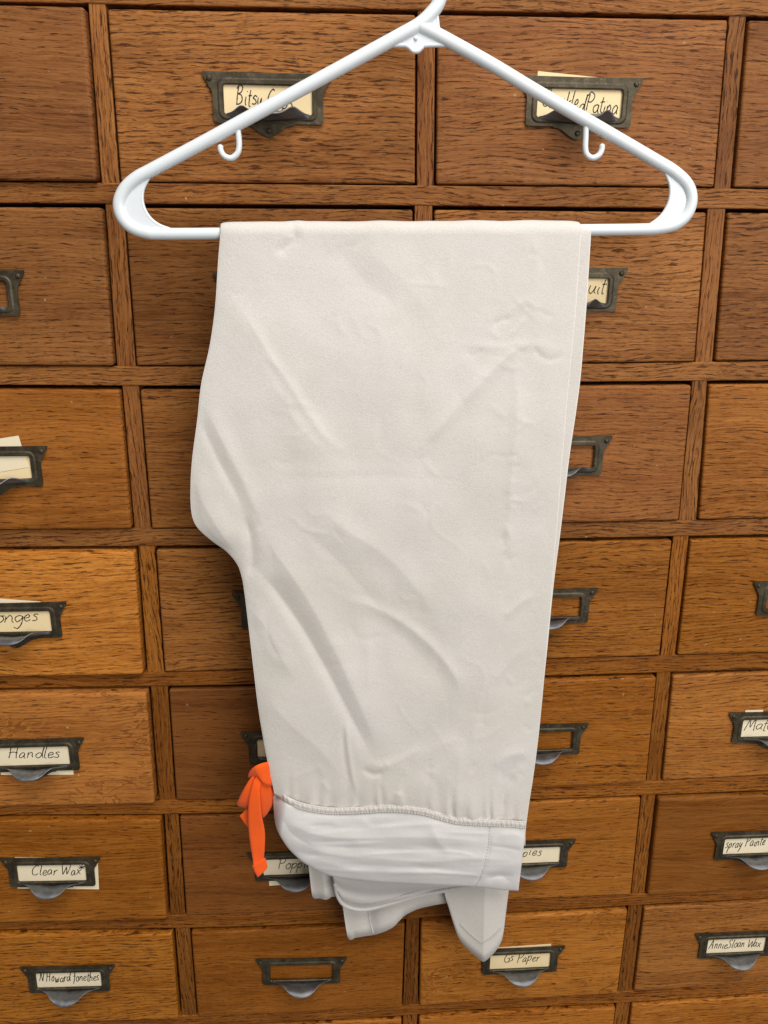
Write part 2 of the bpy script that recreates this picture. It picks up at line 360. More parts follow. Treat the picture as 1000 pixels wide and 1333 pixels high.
# finger pull: bell shaped lip standing out from the lower bar
def pull_mesh():
    NU, NV = 36, 10; top = []; 
    def P(u, v):
        a = abs(u); bell = 0.5 * (1 + math.cos(math.pi * min(1, a ** 1.12)))
        d = 0.0190 * bell ** 0.62; hump = 0.0046 * math.exp(-((a - 0.62) / 0.20) ** 2) - 0.0012 * (1 - a)
        z1 = WB + 0.0002 + hump; z0 = WB - 0.0040 + 0.0026 * a
        x = u * 0.0315 * (1 - 0.04 * v); y = -0.0030 - d * (v ** 0.8)
        z = z0 + (z1 - z0) * (v ** 1.25) + 0.0022 * bell * math.sin(math.pi * v) - 0.0016 * bell * sstep(0.75, 1, v)
        return Vector((x, y, z))
    T = 0.0010
    V = []; Fs = []
    for s_ in (0, 1):
        for i in range(NU + 1):
            for j in range(NV + 1):
                u, v = -1 + 2 * i / NU, j / NV
                p = P(u, v)
                if s_: p = p + Vector((0, 0.0003, -T))
                V.append(p)
    W = NV + 1; B = (NU + 1) * W
    for i in range(NU):
        for j in range(NV):
            a = i * W + j; Fs.append((a, a + 1, a + W + 1, a + W)); Fs.append((B + a, B + a + W, B + a + W + 1, B + a + 1))
        a = i * W; Fs.append((a + NV, B + a + NV, B + a + W + NV, a + W + NV)); Fs.append((a, a + W, B + a + W, B + a))
    for j in range(NV):
        Fs.append((j, B + j, B + j + 1, j + 1)); a = NU * W + j; Fs.append((a, a + 1, B + a + 1, B + a))
    me = mesh('finger_pull', V, Fs)
    for p in me.polygons: p.use_smooth = True
    return me
ME_PULL = pull_mesh()
def screw_mesh():
    V = []; Fs = []; n = 14
    prof = ((0.0021, 0), (0.0020, -0.0006), (0.0014, -0.0011), (0.0007, -0.0013))
    for r_, y in prof: V += [(r_ * math.cos(2*math.pi*i/n), y, r_ * math.sin(2*math.pi*i/n)) for i in range(n)]
    for k in range(len(prof) - 1):
        for i in range(n): j = (i + 1) % n; Fs.append((k*n+i, k*n+j, (k+1)*n+j, (k+1)*n+i))
    Fs.append(tuple(range((len(prof)-1)*n, len(prof)*n)))
    # slot walls
    b = len(V); V += [(-.0013, -.00135, -.0002), (.0013, -.00135, -.0002), (.0013, -.00135, .0002), (-.0013, -.00135, .0002)]; Fs.append((b, b+1, b+2, b+3))
    me = mesh('screw', V, Fs)
    for p in me.polygons: p.use_smooth = True
    return me
ME_SCREW = screw_mesh()

# holder anchors: pixel of its top edge at the left ear (L), right ear (R) or both ears (B)
EAR = 0.0475
ANCH = {(1,1): ('B', (263, 93), (432, 97)), (1,2): ('R', (838, 102)), (2,0): ('R', (31, 352)), (2,1): ('L', (277, 354)), (2,2): ('R', (818, 349)),
        (3,0): ('R', (61, 581)), (3,2): ('R', (798, 568)), (4,0): ('R', (86, 784)), (4,1): ('L', (302, 773)), (4,2): ('R', (779, 766)), (4,3): ('L', (982, 758)),
        (5,0): ('R', (109, 961)), (5,1): ('L', (313, 954)), (5,2): ('R', (767, 942)), (5,3): ('L', (950, 929)),
        (6,0): ('B', (1, 1118), (129, 1117)), (6,1): ('L', (322, 1112)), (6,2): ('R', (750, 1082 + 11)), (6,3): ('L', (927, 1085)),
        (7,0): ('B', (27, 1260), (148, 1257)), (7,1): ('B', (333, 1249), (452, 1248)), (7,2): ('R', (736, 1232)), (7,3): ('L', (906, 1217))}
# how far each drawer front stands out of the frame (mm), and the look of its board: darkness (left of the waistband with trouser shadow put into it), redness, ray fleck, coarse pores
PROUD = {(1,0): 5.0, (4,0): 5.5, (5,0): 6.5, (6,0): 6.0, (7,0): 4.5, (7,2): 3.0, (5,2): 3.5, (6,3): 4.0, (1,1): 1.0, (2,0): 3.5, (3,0): 3.5, (3,2): 3.0, (7,1): 3.0, (8,2): 3.0}
LOOK = {(1,0): (0.48,.45,0,.1), (1,1): (0.33,.15,0,.9), (1,2): (0.38,.35,0,.8), (1,3): (0.50,.45,0,.2), (2,0): (0.47,.2,0,.5), (2,1): (0.52,.2,0,.5), (2,2): (0.30,.1,0,.9), (2,3): (0.50,.3,0,.5),
        (3,0): (0.29,.3,0,.4), (3,1): (0.44,.2,0,.5), (3,2): (0.38,.45,0,.6), (3,3): (0.28,.15,0,.5), (4,0): (-0.08,.0,.2,.5), (4,1): (0.34,.1,0,.7), (4,2): (0.38,.2,.1,.6), (4,3): (0.34,.15,0,.8),
        (5,0): (0.14,.2,1,.1), (5,1): (0.63,.55,0,-.6), (5,2): (0.34,.3,.4,.3), (5,3): (0.22,.1,.2,.5), (6,0): (0.34,.3,.1,.2), (6,1): (0.57,.6,0,-.4), (6,2): (0.30,.2,0,-.1), (6,3): (0.52,.35,0,-.8),
        (7,0): (0.18,.05,.3,.8), (7,1): (0.44,.4,.3,-.1), (7,2): (0.14,.1,1,.0), (7,3): (0.26,.05,.2,.4)}
HOLD = {}
for row in range(1, 9):
    for c in range(0, 4):
        la, lb = stile_x(c, row, False)[1], stile_x(c, row, row < 8)[1]
        ra, rb = stile_x(c + 1, row, False)[0], stile_x(c + 1, row, row < 8)[0]
        if row == 8: la = lb = stile_x(c, 7, True)[1]; ra = rb = stile_x(c + 1, 7, True)[0]
        g = 0.0016; gr = 0.0028 if c == 0 and row > 3 else 0.0017; gt = 0.0032 if row != 6 else 0.0024; gb = 0.0009
        zt = lambda X: rail_z(RAIL_BOT, row - 1, X) - gt
        zb = lambda X: rail_z(RAIL_TOP, row, X) + gb
        y0 = -PROUD.get((row, c), 1.5) * 0.001
        V = []; Fs = []; n = 8
        for i in range(n + 1):
            t = i / n; xt, xb = la + g + (ra - gr - la - g) * t, lb + g + (rb - gr - lb - g) * t
            V += [(xt, y0, zt(xt)), (xb, y0, zb(xb)), (xb, 0.022, zb(xb)), (xt, 0.022, zt(xt))]
        for i in range(n):
            for j in range(4): Fs.append((4*i + j, 4*i + (j + 1) % 4, 4*i + 4 + (j + 1) % 4, 4*i + 4 + j))
        Fs += [(0, 1, 2, 3), (4*n, 4*n+3, 4*n+2, 4*n+1)]
        cen = Vector(((la + ra) / 2, y0, (zt(la) + zb(la)) / 2))
        me = bevel(mesh('drawer', [Vector(v) - cen for v in V], Fs), 0.0026 if PROUD.get((row, c), 0) > 2.5 else 0.0018, 3, 1.0)
        tn, rd_, fl, co = LOOK.get((row, c), (.1, .2, 0, .4))
        dr = cab_link('drawer', me, OAK, pale={1: 0.07, 2: 0.05, 3: 0.03, 4: 0.01}.get(row, 0.0) + random.uniform(-0.02, 0.03), scratch=1.0 if (row, c) == (6, 3) else 0.0, tint=tn, red=rd_, fleck=fl, coarse=co); dr.location = cen
        # holder
        a = ANCH.get((row, c)); tilt = -0.004
        if a is None:
            X = (la + ra) / 2; Z = zt(X) - 0.045
        else:
            P = at(*a[1], y0 - 0.0024)
            if a[0] == 'B':
                Q = at(*a[2], y0 - 0.0024); X = (P.x + Q.x) / 2; Z = (P.z + Q.z) / 2; tilt = max(-0.03, min(0.03, (Q.z - P.z) / (Q.x - P.x)))
            else: X = P.x + (EAR if a[0] == 'L' else -EAR); Z = P.z
        HOLD[(row, c)] = (X, y0, Z, tilt)
        Mh = Matrix.Translation(Vector((X, y0, Z)) - cen) @ Matrix.Rotation(-tilt, 4, 'Y')
        for nm, me_, mt, lc in (('label_holder', ME_PLATE, M_BRONZE, (0, 0, 0)), ('finger_pull', ME_PULL, M_LIP, (0, 0, 0)),
                                ('screw', ME_SCREW, M_BRONZE, (-0.0425, -0.0023, -0.0040)), ('screw', ME_SCREW, M_BRONZE, (0.0425, -0.0023, -0.0040)), ('screw', ME_SCREW, M_BRONZE, (0, -0.0023, -0.0385))):
            o = link(nm, me_, mt, dr); o.matrix_local = Mh @ Matrix.Translation(lc) @ (Matrix.Rotation(random.uniform(0, 3), 4, 'Y') if nm == 'screw' else Matrix())

# ------------------------------------------------------------------ handwritten cards in the holders
G = {'A': (1.25, [[(0,0),(.25,1),(.55,2.0),(.7,1.2),(.9,0)], [(.1,.8),(.5,.95),(1.0,.8)]]),
 'B': (1.2, [[(.25,2.05),(.2,1),(.25,0)], [(0,1.7),(.4,2.1),(.85,1.9),(.7,1.35),(.3,1.15),(.8,1.0),(.95,.5),(.6,.05),(.15,.1)]]),
 'C': (1.15, [[(1.0,1.75),(.7,2.0),(.25,1.6),(.05,.9),(.2,.2),(.6,0),(1.0,.35)]]),
 'G': (1.2, [[(1.0,1.8),(.6,2.0),(.15,1.4),(.1,.5),(.5,0),(.9,.4),(.9,.9),(.55,.85)], [(.9,.9),(1.0,-.1)]]),
 'H': (1.2, [[(.1,2.1),(.15,1),(.1,0)], [(.9,2.0),(.85,1),(.95,0)], [(0,.95),(.5,1.1),(1.0,1.0)]]),
 'M': (1.5, [[(0,0),(.15,1.1),(.3,1.95),(.5,1.1),(.65,.6),(.85,1.3),(1.05,1.95),(1.15,1),(1.3,0)]]),
 'N': (1.15, [[(.05,0),(.15,1),(.2,1.9),(.5,1),(.8,.1),(.9,1.0),(.95,2.0)]]),
 'P': (1.1, [[(.25,1.9),(.2,1),(.2,-.1)], [(0,1.6),(.35,2.05),(.85,1.85),(.85,1.3),(.5,1.0),(.2,1.05)]]),
 'S': (1.0, [[(.8,1.75),(.5,2.0),(.15,1.6),(.4,1.1),(.75,.7),(.6,.1),(.2,0),(0,.3)]]),
 'W': (1.5, [[(0,1.9),(.2,.8),(.35,.05),(.6,.9),(.75,1.5),(.9,.7),(1.0,.05),(1.25,1.0),(1.4,2.0)]]),
 'a': (.9, [[(.7,.85),(.4,1.0),(.1,.65),(.1,.2),(.35,0),(.65,.4),(.7,.9),(.68,.3),(.85,0)]]),
 'c': (.75, [[(.65,.8),(.4,1.0),(.1,.6),(.15,.15),(.4,0),(.7,.25)]]),
 'd': (.95, [[(.65,.8),(.35,.95),(.08,.5),(.3,.02),(.6,.4),(.75,1.4),(.78,2.1),(.72,.8),(.85,0)]]),
 'e': (.8, [[(.1,.5),(.45,.55),(.6,.8),(.4,1.0),(.12,.7),(.15,.2),(.4,0),(.75,.25)]]),
 'f': (.65, [[(.7,1.9),(.45,2.1),(.3,1.5),(.3,.3),(.2,-.6)], [(0,.95),(.6,1.05)]]),
 'g': (.9, [[(.7,.85),(.4,1.0),(.1,.6),(.3,.1),(.62,.4),(.72,.9),(.7,-.3),(.45,-.9),(.1,-.7)]]),
 'h': (.9, [[(.15,2.1),(.15,1),(.1,0)], [(.12,.5),(.4,1.0),(.65,.8),(.65,.3),(.8,0)]]),
 'i': (.45, [[(.2,.95),(.15,.4),(.3,0)], [(.28,1.45),(.31,1.5)]]),
 'k': (.8, [[(.15,2.1),(.12,1),(.1,0)], [(.65,1.0),(.2,.5),(.7,0)]]),
 'l': (.45, [[(.2,2.1),(.15,1),(.15,.2),(.4,0)]]),
 'n': (.9, [[(.1,1.0),(.12,.4),(.1,0)], [(.12,.5),(.4,1.0),(.62,.8),(.65,.3),(.8,0)]]),
 'o': (.85, [[(.4,1.0),(.1,.6),(.2,.1),(.5,0),(.72,.5),(.5,.95),(.35,1.0),(.75,.95)]]),
 'p': (.9, [[(.12,1.0),(.12,0),(.05,-.95)], [(.12,.6),(.4,1.0),(.7,.75),(.6,.2),(.3,.05),(.12,.25)]]),
 'r': (.65, [[(.1,1.0),(.12,.4),(.1,0)], [(.12,.55),(.3,.9),(.6,.95)]]),
 's': (.7, [[(.6,.9),(.35,1.0),(.15,.75),(.45,.5),(.55,.2),(.3,0),(.05,.1)]]),
 't': (.6, [[(.3,1.8),(.25,.8),(.3,.1),(.55,0)], [(.02,1.15),(.3,1.2),(.6,1.25)]]),
 'u': (.9, [[(.1,1.0),(.1,.3),(.35,0),(.6,.4),(.68,1.0),(.66,.3),(.85,0)]]),
 'w': (1.15, [[(.05,1.0),(.15,.2),(.35,.05),(.5,.8),(.62,.1),(.85,.2),(1.0,1.0)]]),
 'x': (.8, [[(.05,1.0),(.35,.5),(.7,0)], [(.65,1.0),(.3,.45),(.0,-.05)]]),
 'y': (.85, [[(.1,1.0),(.15,.4),(.4,.25),(.62,1.0)], [(.65,1.0),(.5,0),(.3,-.8),(.05,-.9)]]),
 '.': (.4, [[(.1,0),(.16,.05)]]), '*': (.7, [[(-.55,.95),(.35,1.65)], [(-.5,1.7),(.3,.85)], [(-.08,1.85),(-.12,.75)], [(-.65,1.3),(.45,1.28)]]), ' ': (.55, [])}
def writing(text, x0, x1, zbase, xh, seed, slope=0.0, pen=0.00042):
    rn = random.Random(seed); V = []; Fs = []
    total = sum(G[ch][0] for ch in text); sx = (x1 - x0) / total; cx = 0.0
    for ch in text:
        wd, strokes = G[ch]; js = rn.uniform(0.84, 1.16); jz = rn.uniform(-0.18, 0.18)
        for st in strokes:
            pts = [Vector((cx + (px * js + 0.20 * py) , py + jz + rn.uniform(-.07, .07), 0)) for px, py in st]
            sp_ = spline(pts, max(3, 7 * (len(pts) - 1) + 1)) if len(pts) > 2 else [pts[0].lerp(pts[1], t / 3) for t in range(4)]
            P = [Vector((x0 + p.x * sx, 0, zbase + p.y * xh * 1.1 + (p.x * sx) * slope)) for p in sp_]
            b = len(V); n = len(P)
            for i, p in enumerate(P):
                t = (P[min(i + 1, n - 1)] - P[max(i - 1, 0)])
                t = t.normalized() if t.length > 1e-9 else Vector((1, 0, 0))
                nn = Vector((-t.z, 0, t.x)); wv = pen * (0.8 + 0.4 * rn.random()) * (0.7 if i in (0, n - 1) else 1)
                V += [p + nn * wv, p - nn * wv]
            for i in range(n - 1): Fs.append((b + 2*i, b + 2*i + 1, b + 2*i + 3, b + 2*i + 2))
        cx += wd
    return mesh('handwriting', V, Fs)
def card(key, label, mat, text=None, tx=(-.029, .029), zb=-0.0205, xh=0.0052, rot=0.0, size=(0.033, 0.0115), dx=0.0, dz=0.0, y=-0.0008, slope=0.0, name='name_card', seed=0):
    X, y0, Z, tilt = HOLD[key]
    o = link(name, None, None) if False else None
    hw, hh = size
    NX, NZ = 8, 2; V = []; Fs = []
    for s_ in (0, 1):
        for i in range(NX + 1):
            for j in range(NZ + 1):
                xx, zz = -hw + 2 * hw * i / NX, -hh + 2 * hh * j / NZ
                V.append((xx, (-0.00015 if s_ == 0 else 0.00015), zz))
    W = NZ + 1; B = (NX + 1) * W
    for i in range(NX):
        for j in range(NZ):
            a = i * W + j; Fs.append((a, a + 1, a + W + 1, a + W)); Fs.append((B + a, B + a + W, B + a + W + 1, B + a + 1))
        a = i * W; Fs += [(a, a + W, B + a + W, B + a), (a + NZ, B + a + NZ, B + a + W + NZ, a + W + NZ)]
    for j in range(NZ): Fs += [(j, B + j, B + j + 1, j + 1), (NX * W + j, NX * W + j + 1, B + NX * W + j + 1, B + NX * W + j)]
    me = mesh(name, V, Fs); o = link(name, me, mat)
    o.matrix_world = Matrix.Translation((X, y0 + y, Z)) @ Matrix.Rotation(-tilt, 4, 'Y') @ Matrix.Translation((dx, 0, -0.0178 + dz)) @ Matrix.Rotation(-rot, 4, 'Y')
    tag(o, label, 'card', 'cream paper cards in the drawer label holders')
    if text:
        t = link('handwriting', writing(text, tx[0], tx[1], zb + 0.0178, xh, seed + len(text), slope), M_INK, o); t.location = (0, -0.00022, 0)
    return o
SP = 'spare_card'
card((1,1), 'cream card reading Bits in the top holder behind the hanger\'s left arm', M_CARD, 'Bitsy Cups', (-.0245, .018), -0.0215, 0.0056, seed=3, slope=-.03)
card((1,2), 'cream card reading Crackled Patina behind the hanger\'s right arm', M_CARD, 'CrackledPatina', (-.029, .030), -0.0200, 0.0054, seed=5, slope=-.07)
card((1,2), 'blank cream card edge poking up behind the Crackled Patina holder', M_CARD, None, size=(0.030, 0.0135), rot=-0.07, dx=-0.004, dz=0.0060, y=-0.0004, name=SP)
card((2,2), 'cream card ending in uit, half hidden beside the trousers\' right edge', M_CARD, 'uit', (.0160, .0305), -0.0205, 0.0058, seed=2)
card((3,0), 'blank tilted cream card sticking up out of the left edge holder', M_CARD2, None, size=(0.034, 0.0135), rot=0.16, dx=-0.006, dz=0.0080, name=SP)
card((3,0), 'blank cream card lying in the window of the left edge holder', M_CARD, None, rot=0.06, y=-0.0004, size=(0.0325, 0.011))
card((4,0), 'cream card reading Sponges at the left edge of the photo', M_CARD, 'Sponges', (-.034, .022), -0.0180, 0.0058, seed=9)
card((4,0), 'blank cream card edge poking up behind the Sponges card', M_CARD2, None, size=(0.032, 0.013), rot=-0.10, dx=-0.008, dz=0.0085, y=-0.0004, name=SP)
card((5,0), 'cream card reading Handles in the holder above Clear Wax', M_CARD2, 'Handles', (-.0235, .0235), -0.0205, 0.0054, rot=-0.02, seed=4)
card((5,0), 'pale spare card corner showing below the Handles holder', M_CARD2, None, size=(0.033, 0.0135), rot=-0.03, dx=0.001, dz=-0.0075, y=-0.0004, name=SP)
card((6,0), 'cream card reading Clear Wax with a star beside it', M_CARD2, 'Clear Wax*', (-.0200, .0320), -0.0205, 0.0052, seed=6)
card((6,0), 'pale spare card poking out on both sides behind Clear Wax', M_CARD2, None, size=(0.0390, 0.0185), rot=-0.035, dx=0.0046, dz=-0.0018, y=-0.0004, name=SP)
card((7,0), 'cream card reading N. Howard on the lowest left drawer', M_CARD2, 'N.Howard fonethes', (-.030, .030), -0.0205, 0.0054, seed=8)
card((5,1), 'blank tan card half hidden above the orange drawstring', M_CARD, None)
card((6,1), 'cream card reading Poppies beside the orange drawstring tail', M_CARD2, 'Poppies', (-.0186, .0200), -0.0205, 0.0056, seed=12)
card((6,1), 'pale spare card edge showing under the Poppies holder left of the waistband', M_CARD2, None, size=(0.030, 0.0135), rot=0.05, dx=0.002, dz=-0.0085, y=-0.0004, name=SP)
card((6,2), 'cream card ending in ppies right of the waistband', M_CARD2, 'Poppies', (-.028, .014), -0.0190, 0.0052, seed=15)
card((7,2), 'cream card reading Gs Paper under the pointed trouser hem', M_CARD, 'Gs Paper', (-.018, .021), -0.0190, 0.0056, seed=18)
card((7,2), 'thin cream card edge showing along the top of the Gs Paper holder', M_CARD, None, size=(0.032, 0.013), rot=0.03, dx=0.001, dz=0.0062, y=-0.0004, name=SP)
card((5,3), 'cream card reading Mater, cut off by the right edge', M_CARD2, 'Materials', (-.0295, .022), -0.0205, 0.0062, seed=20)
card((5,3), 'pale sliver of spare card above the Mater holder at the right edge', M_CARD2, None, size=(0.009, 0.009), rot=0.0, dx=-0.022, dz=0.0105, y=-0.0004, name=SP)
card((6,3), 'cream card reading Spray Painte at the right edge', M_CARD2, 'spray Painte', (-.0305, .012), -0.0200, 0.0054, seed=22, slope=.03)
card((7,3), 'cream card reading Annie Sloan Wax on the lower right drawer', M_CARD2, 'AnnieSloan Wax', (-.030, .028), -0.0215, 0.0054, seed=25)

# ------------------------------------------------------------------ white plastic hanger
HY = -0.048
hang = empty('clothes_hanger', at(541, 30, HY))
tag(hang, 'white plastic clothes hanger carrying the folded trousers', 'hanger')
def kid(parent, name, me, mat, smooth=True, inv=None, **kw):
    o = link(name, me, mat, None, None, smooth); o.parent = parent
    o.matrix_parent_inverse = Matrix.Translation(-(inv or parent).location); tag(o, **kw); return o
def hp(pts, n): return spline([at(x, y, HY) for x, y in pts], n)
R1 = 0.0045
V, Fs = tube_data(hp([(532, 40.2), (522, 45.5), (455, 82), (330, 150), (262, 187), (200, 220), (178, 232), (163, 246), (155.5, 264), (159, 282), (172, 296), (192, 303), (215, 304.5), (330, 303.7)], 100), [R1 - 0.0004 * sstep(74, 92, i) for i in range(100)], 18, flat=0.9)
kid(hang, 'shoulder_arm', mesh('shoulder_arm', V, Fs), M_PLASTIC)
V, Fs = tube_data(hp([(545, 33), (575, 48), (640, 84), (700, 120), (790, 172), (850, 207), (878, 224), (895, 241), (900, 260), (894, 279), (879, 292), (856, 297.5), (828, 298.7), (790, 299.2), (740, 299.7), (700, 300)], 120), [R1 - 0.0003 * sstep(70, 95, i) for i in range(120)], 18, flat=0.9)
kid(hang, 'shoulder_arm', mesh('shoulder_arm', V, Fs), M_PLASTIC)
V, Fs = tube_data(hp([(320, 303.8), (540, 302), (710, 299.9)], 30), 0.0043, 18, flat=0.9)
kid(hang, 'trouser_bar', mesh('trouser_bar', V, Fs), M_PLASTIC)
hk = [at(x, y, HY) for x, y in ((500, 57.5), (522, 45.5), (545, 32.5), (560, 19), (571, 4))]
b0 = hk[-1]; hk += [b0 + Vector((dx, 0, dz)) for dx, dz in ((.004, .012), (.004, .024), (-.004, .042), (-.020, .052), (-.038, .046), (-.046, .030), (-.042, .018))]
V, Fs = tube_data(spline(hk, 60), [R1 * (0.985 + 0.03 * sstep(0, 4, i)) * (1 - 0.13 * sstep(20, 28, i)) for i in range(60)], 18, flat=0.9)
kid(hang, 'hook', mesh('hook', V, Fs), M_PLASTIC)
def web(name, px, y0, y1, rim=None):
    pts = spline([Vector((*p, 0)) for p in px], 6 * (len(px) - 1) + 1)
    w_ = [at(p.x, p.y, HY) for p in pts]
    me = plate_mesh(name, [(p.x, p.z) for p in w_], None, y0, y1)
    return me
kid(hang, 'centre_web', plate_mesh('centre_web', [(p.x, p.z) for p in [at(x, y, HY) for x, y in ((495, 58), (535, 30), (569, 16), (570, 30), (571, 42), (590, 58), (552, 59.5), (549, 62), (545, 66), (541, 67), (537, 66), (533, 62), (529, 59.5))]], None, HY - 0.0012, HY + 0.0012), M_PLASTIC, False)
V, Fs = tube_data(hp([(497, 58.5), (520, 58.8), (528, 59.2), (533, 62), (537, 66), (541, 67), (545, 66), (549, 62), (554, 59.2), (588, 58)], 40), 0.0016, 10)
kid(hang, 'web_rim', mesh('web_rim', V, Fs), M_PLASTIC)
V, Fs = tube_data(hp([(568, 16), (569, 26), (570.5, 40)], 10), 0.0015, 10)
kid(hang, 'web_rim', mesh('web_rim', V, Fs), M_PLASTIC)
V, Fs = tube_data([at(541, 51, HY) + Vector((0, y, 0)) for y in (0.0, -0.0012, -0.0022)], [0.0016, 0.0016, 0.0010], 12)
kid(hang, 'moulding_pip', mesh('moulding_pip', V, Fs), M_PLASTIC)
for arc, back in (([(201, 221), (191, 236), (185.5, 250), (186, 266), (193, 281), (205, 292), (222, 299)], [(200, 302), (175, 296), (160, 282), (156, 264), (164, 246), (180, 231)]),
                  ([(860, 214), (868, 228), (873, 243), (872, 260), (866, 274), (858, 284), (846, 293)], [(862, 296), (880, 290), (893, 278), (899, 260), (894, 242), (878, 225)])):
    kid(hang, 'end_web', plate_mesh('end_web', [(p.x, p.z) for p in spline([at(x, y, HY) for x, y in arc], 40) + [at(x, y, HY) for x, y in back]], None, HY - 0.0011, HY + 0.0011), M_PLASTIC, False)
    V, Fs = tube_data(hp(arc, 40), 0.0013, 10); kid(hang, 'web_rim', mesh('web_rim', V, Fs), M_PLASTIC)
for px in ([(309, 160), (310.5, 175), (311.5, 190), (309, 200), (301, 206), (292, 203), (287.5, 196), (287, 190)], [(763, 160), (762.5, 178), (762, 192), (764, 201), (771, 205.5), (779, 202.5), (783, 196), (784, 189)]):
    V, Fs = tube_data(hp(px, 50), 0.00205, 14); kid(hang, 'strap_hook', mesh('strap_hook', V, Fs), M_PLASTIC)

# ------------------------------------------------------------------ folded trousers over the bar
trs = empty('trousers', at(500, 1060, -0.058))
tag(trs, 'light grey trousers folded over the hanger bar with an orange drawstring', 'trousers')
LEFT = [(291, 288), (304, 287), (340, 284), (400, 280), (450, 273), (500, 262), (545, 257), (600, 250), (640, 248), (668, 249.5), (682, 254), (692, 262), (705, 277), (718, 295), (735, 309), (752, 315), (770, 318), (810, 323), (870, 330), (920, 336), (960, 342.5), (1000, 350), (1033, 357.5), (1080, 366)]
RIGHT = [(291, 756.5), (304, 756.5), (340, 754), (400, 750), (450, 745.5), (500, 740.5), (560, 735.5), (620, 730.5), (680, 726), (730, 721.5), (790, 717), (850, 711.5), (910, 706), (960, 701), (1010, 694.5), (1045, 689), (1074, 685)]
RIGHT_B = [(291, 769.5), (304, 769.5), (330, 768), (400, 763.5), (450, 759.5), (495, 755.5), (540, 749.5), (590, 742), (640, 736), (690, 730), (760, 721), (850, 712), (960, 700), (1080, 684)]
SEAM = [(350, 1029), (362, 1036), (378, 1044), (396, 1051), (430, 1057), (470, 1056), (510, 1054), (550, 1058), (590, 1069), (625, 1072), (660, 1073), (690, 1075)]
BOTTOM = [(356, 1050), (358, 1066), (363, 1084), (372, 1100), (385, 1114), (400, 1126), (416, 1135), (440, 1142.5), (480, 1147), (520, 1150), (560, 1152), (600, 1152.5), (625, 1155), (650, 1158.5), (668, 1160), (675, 1157)]
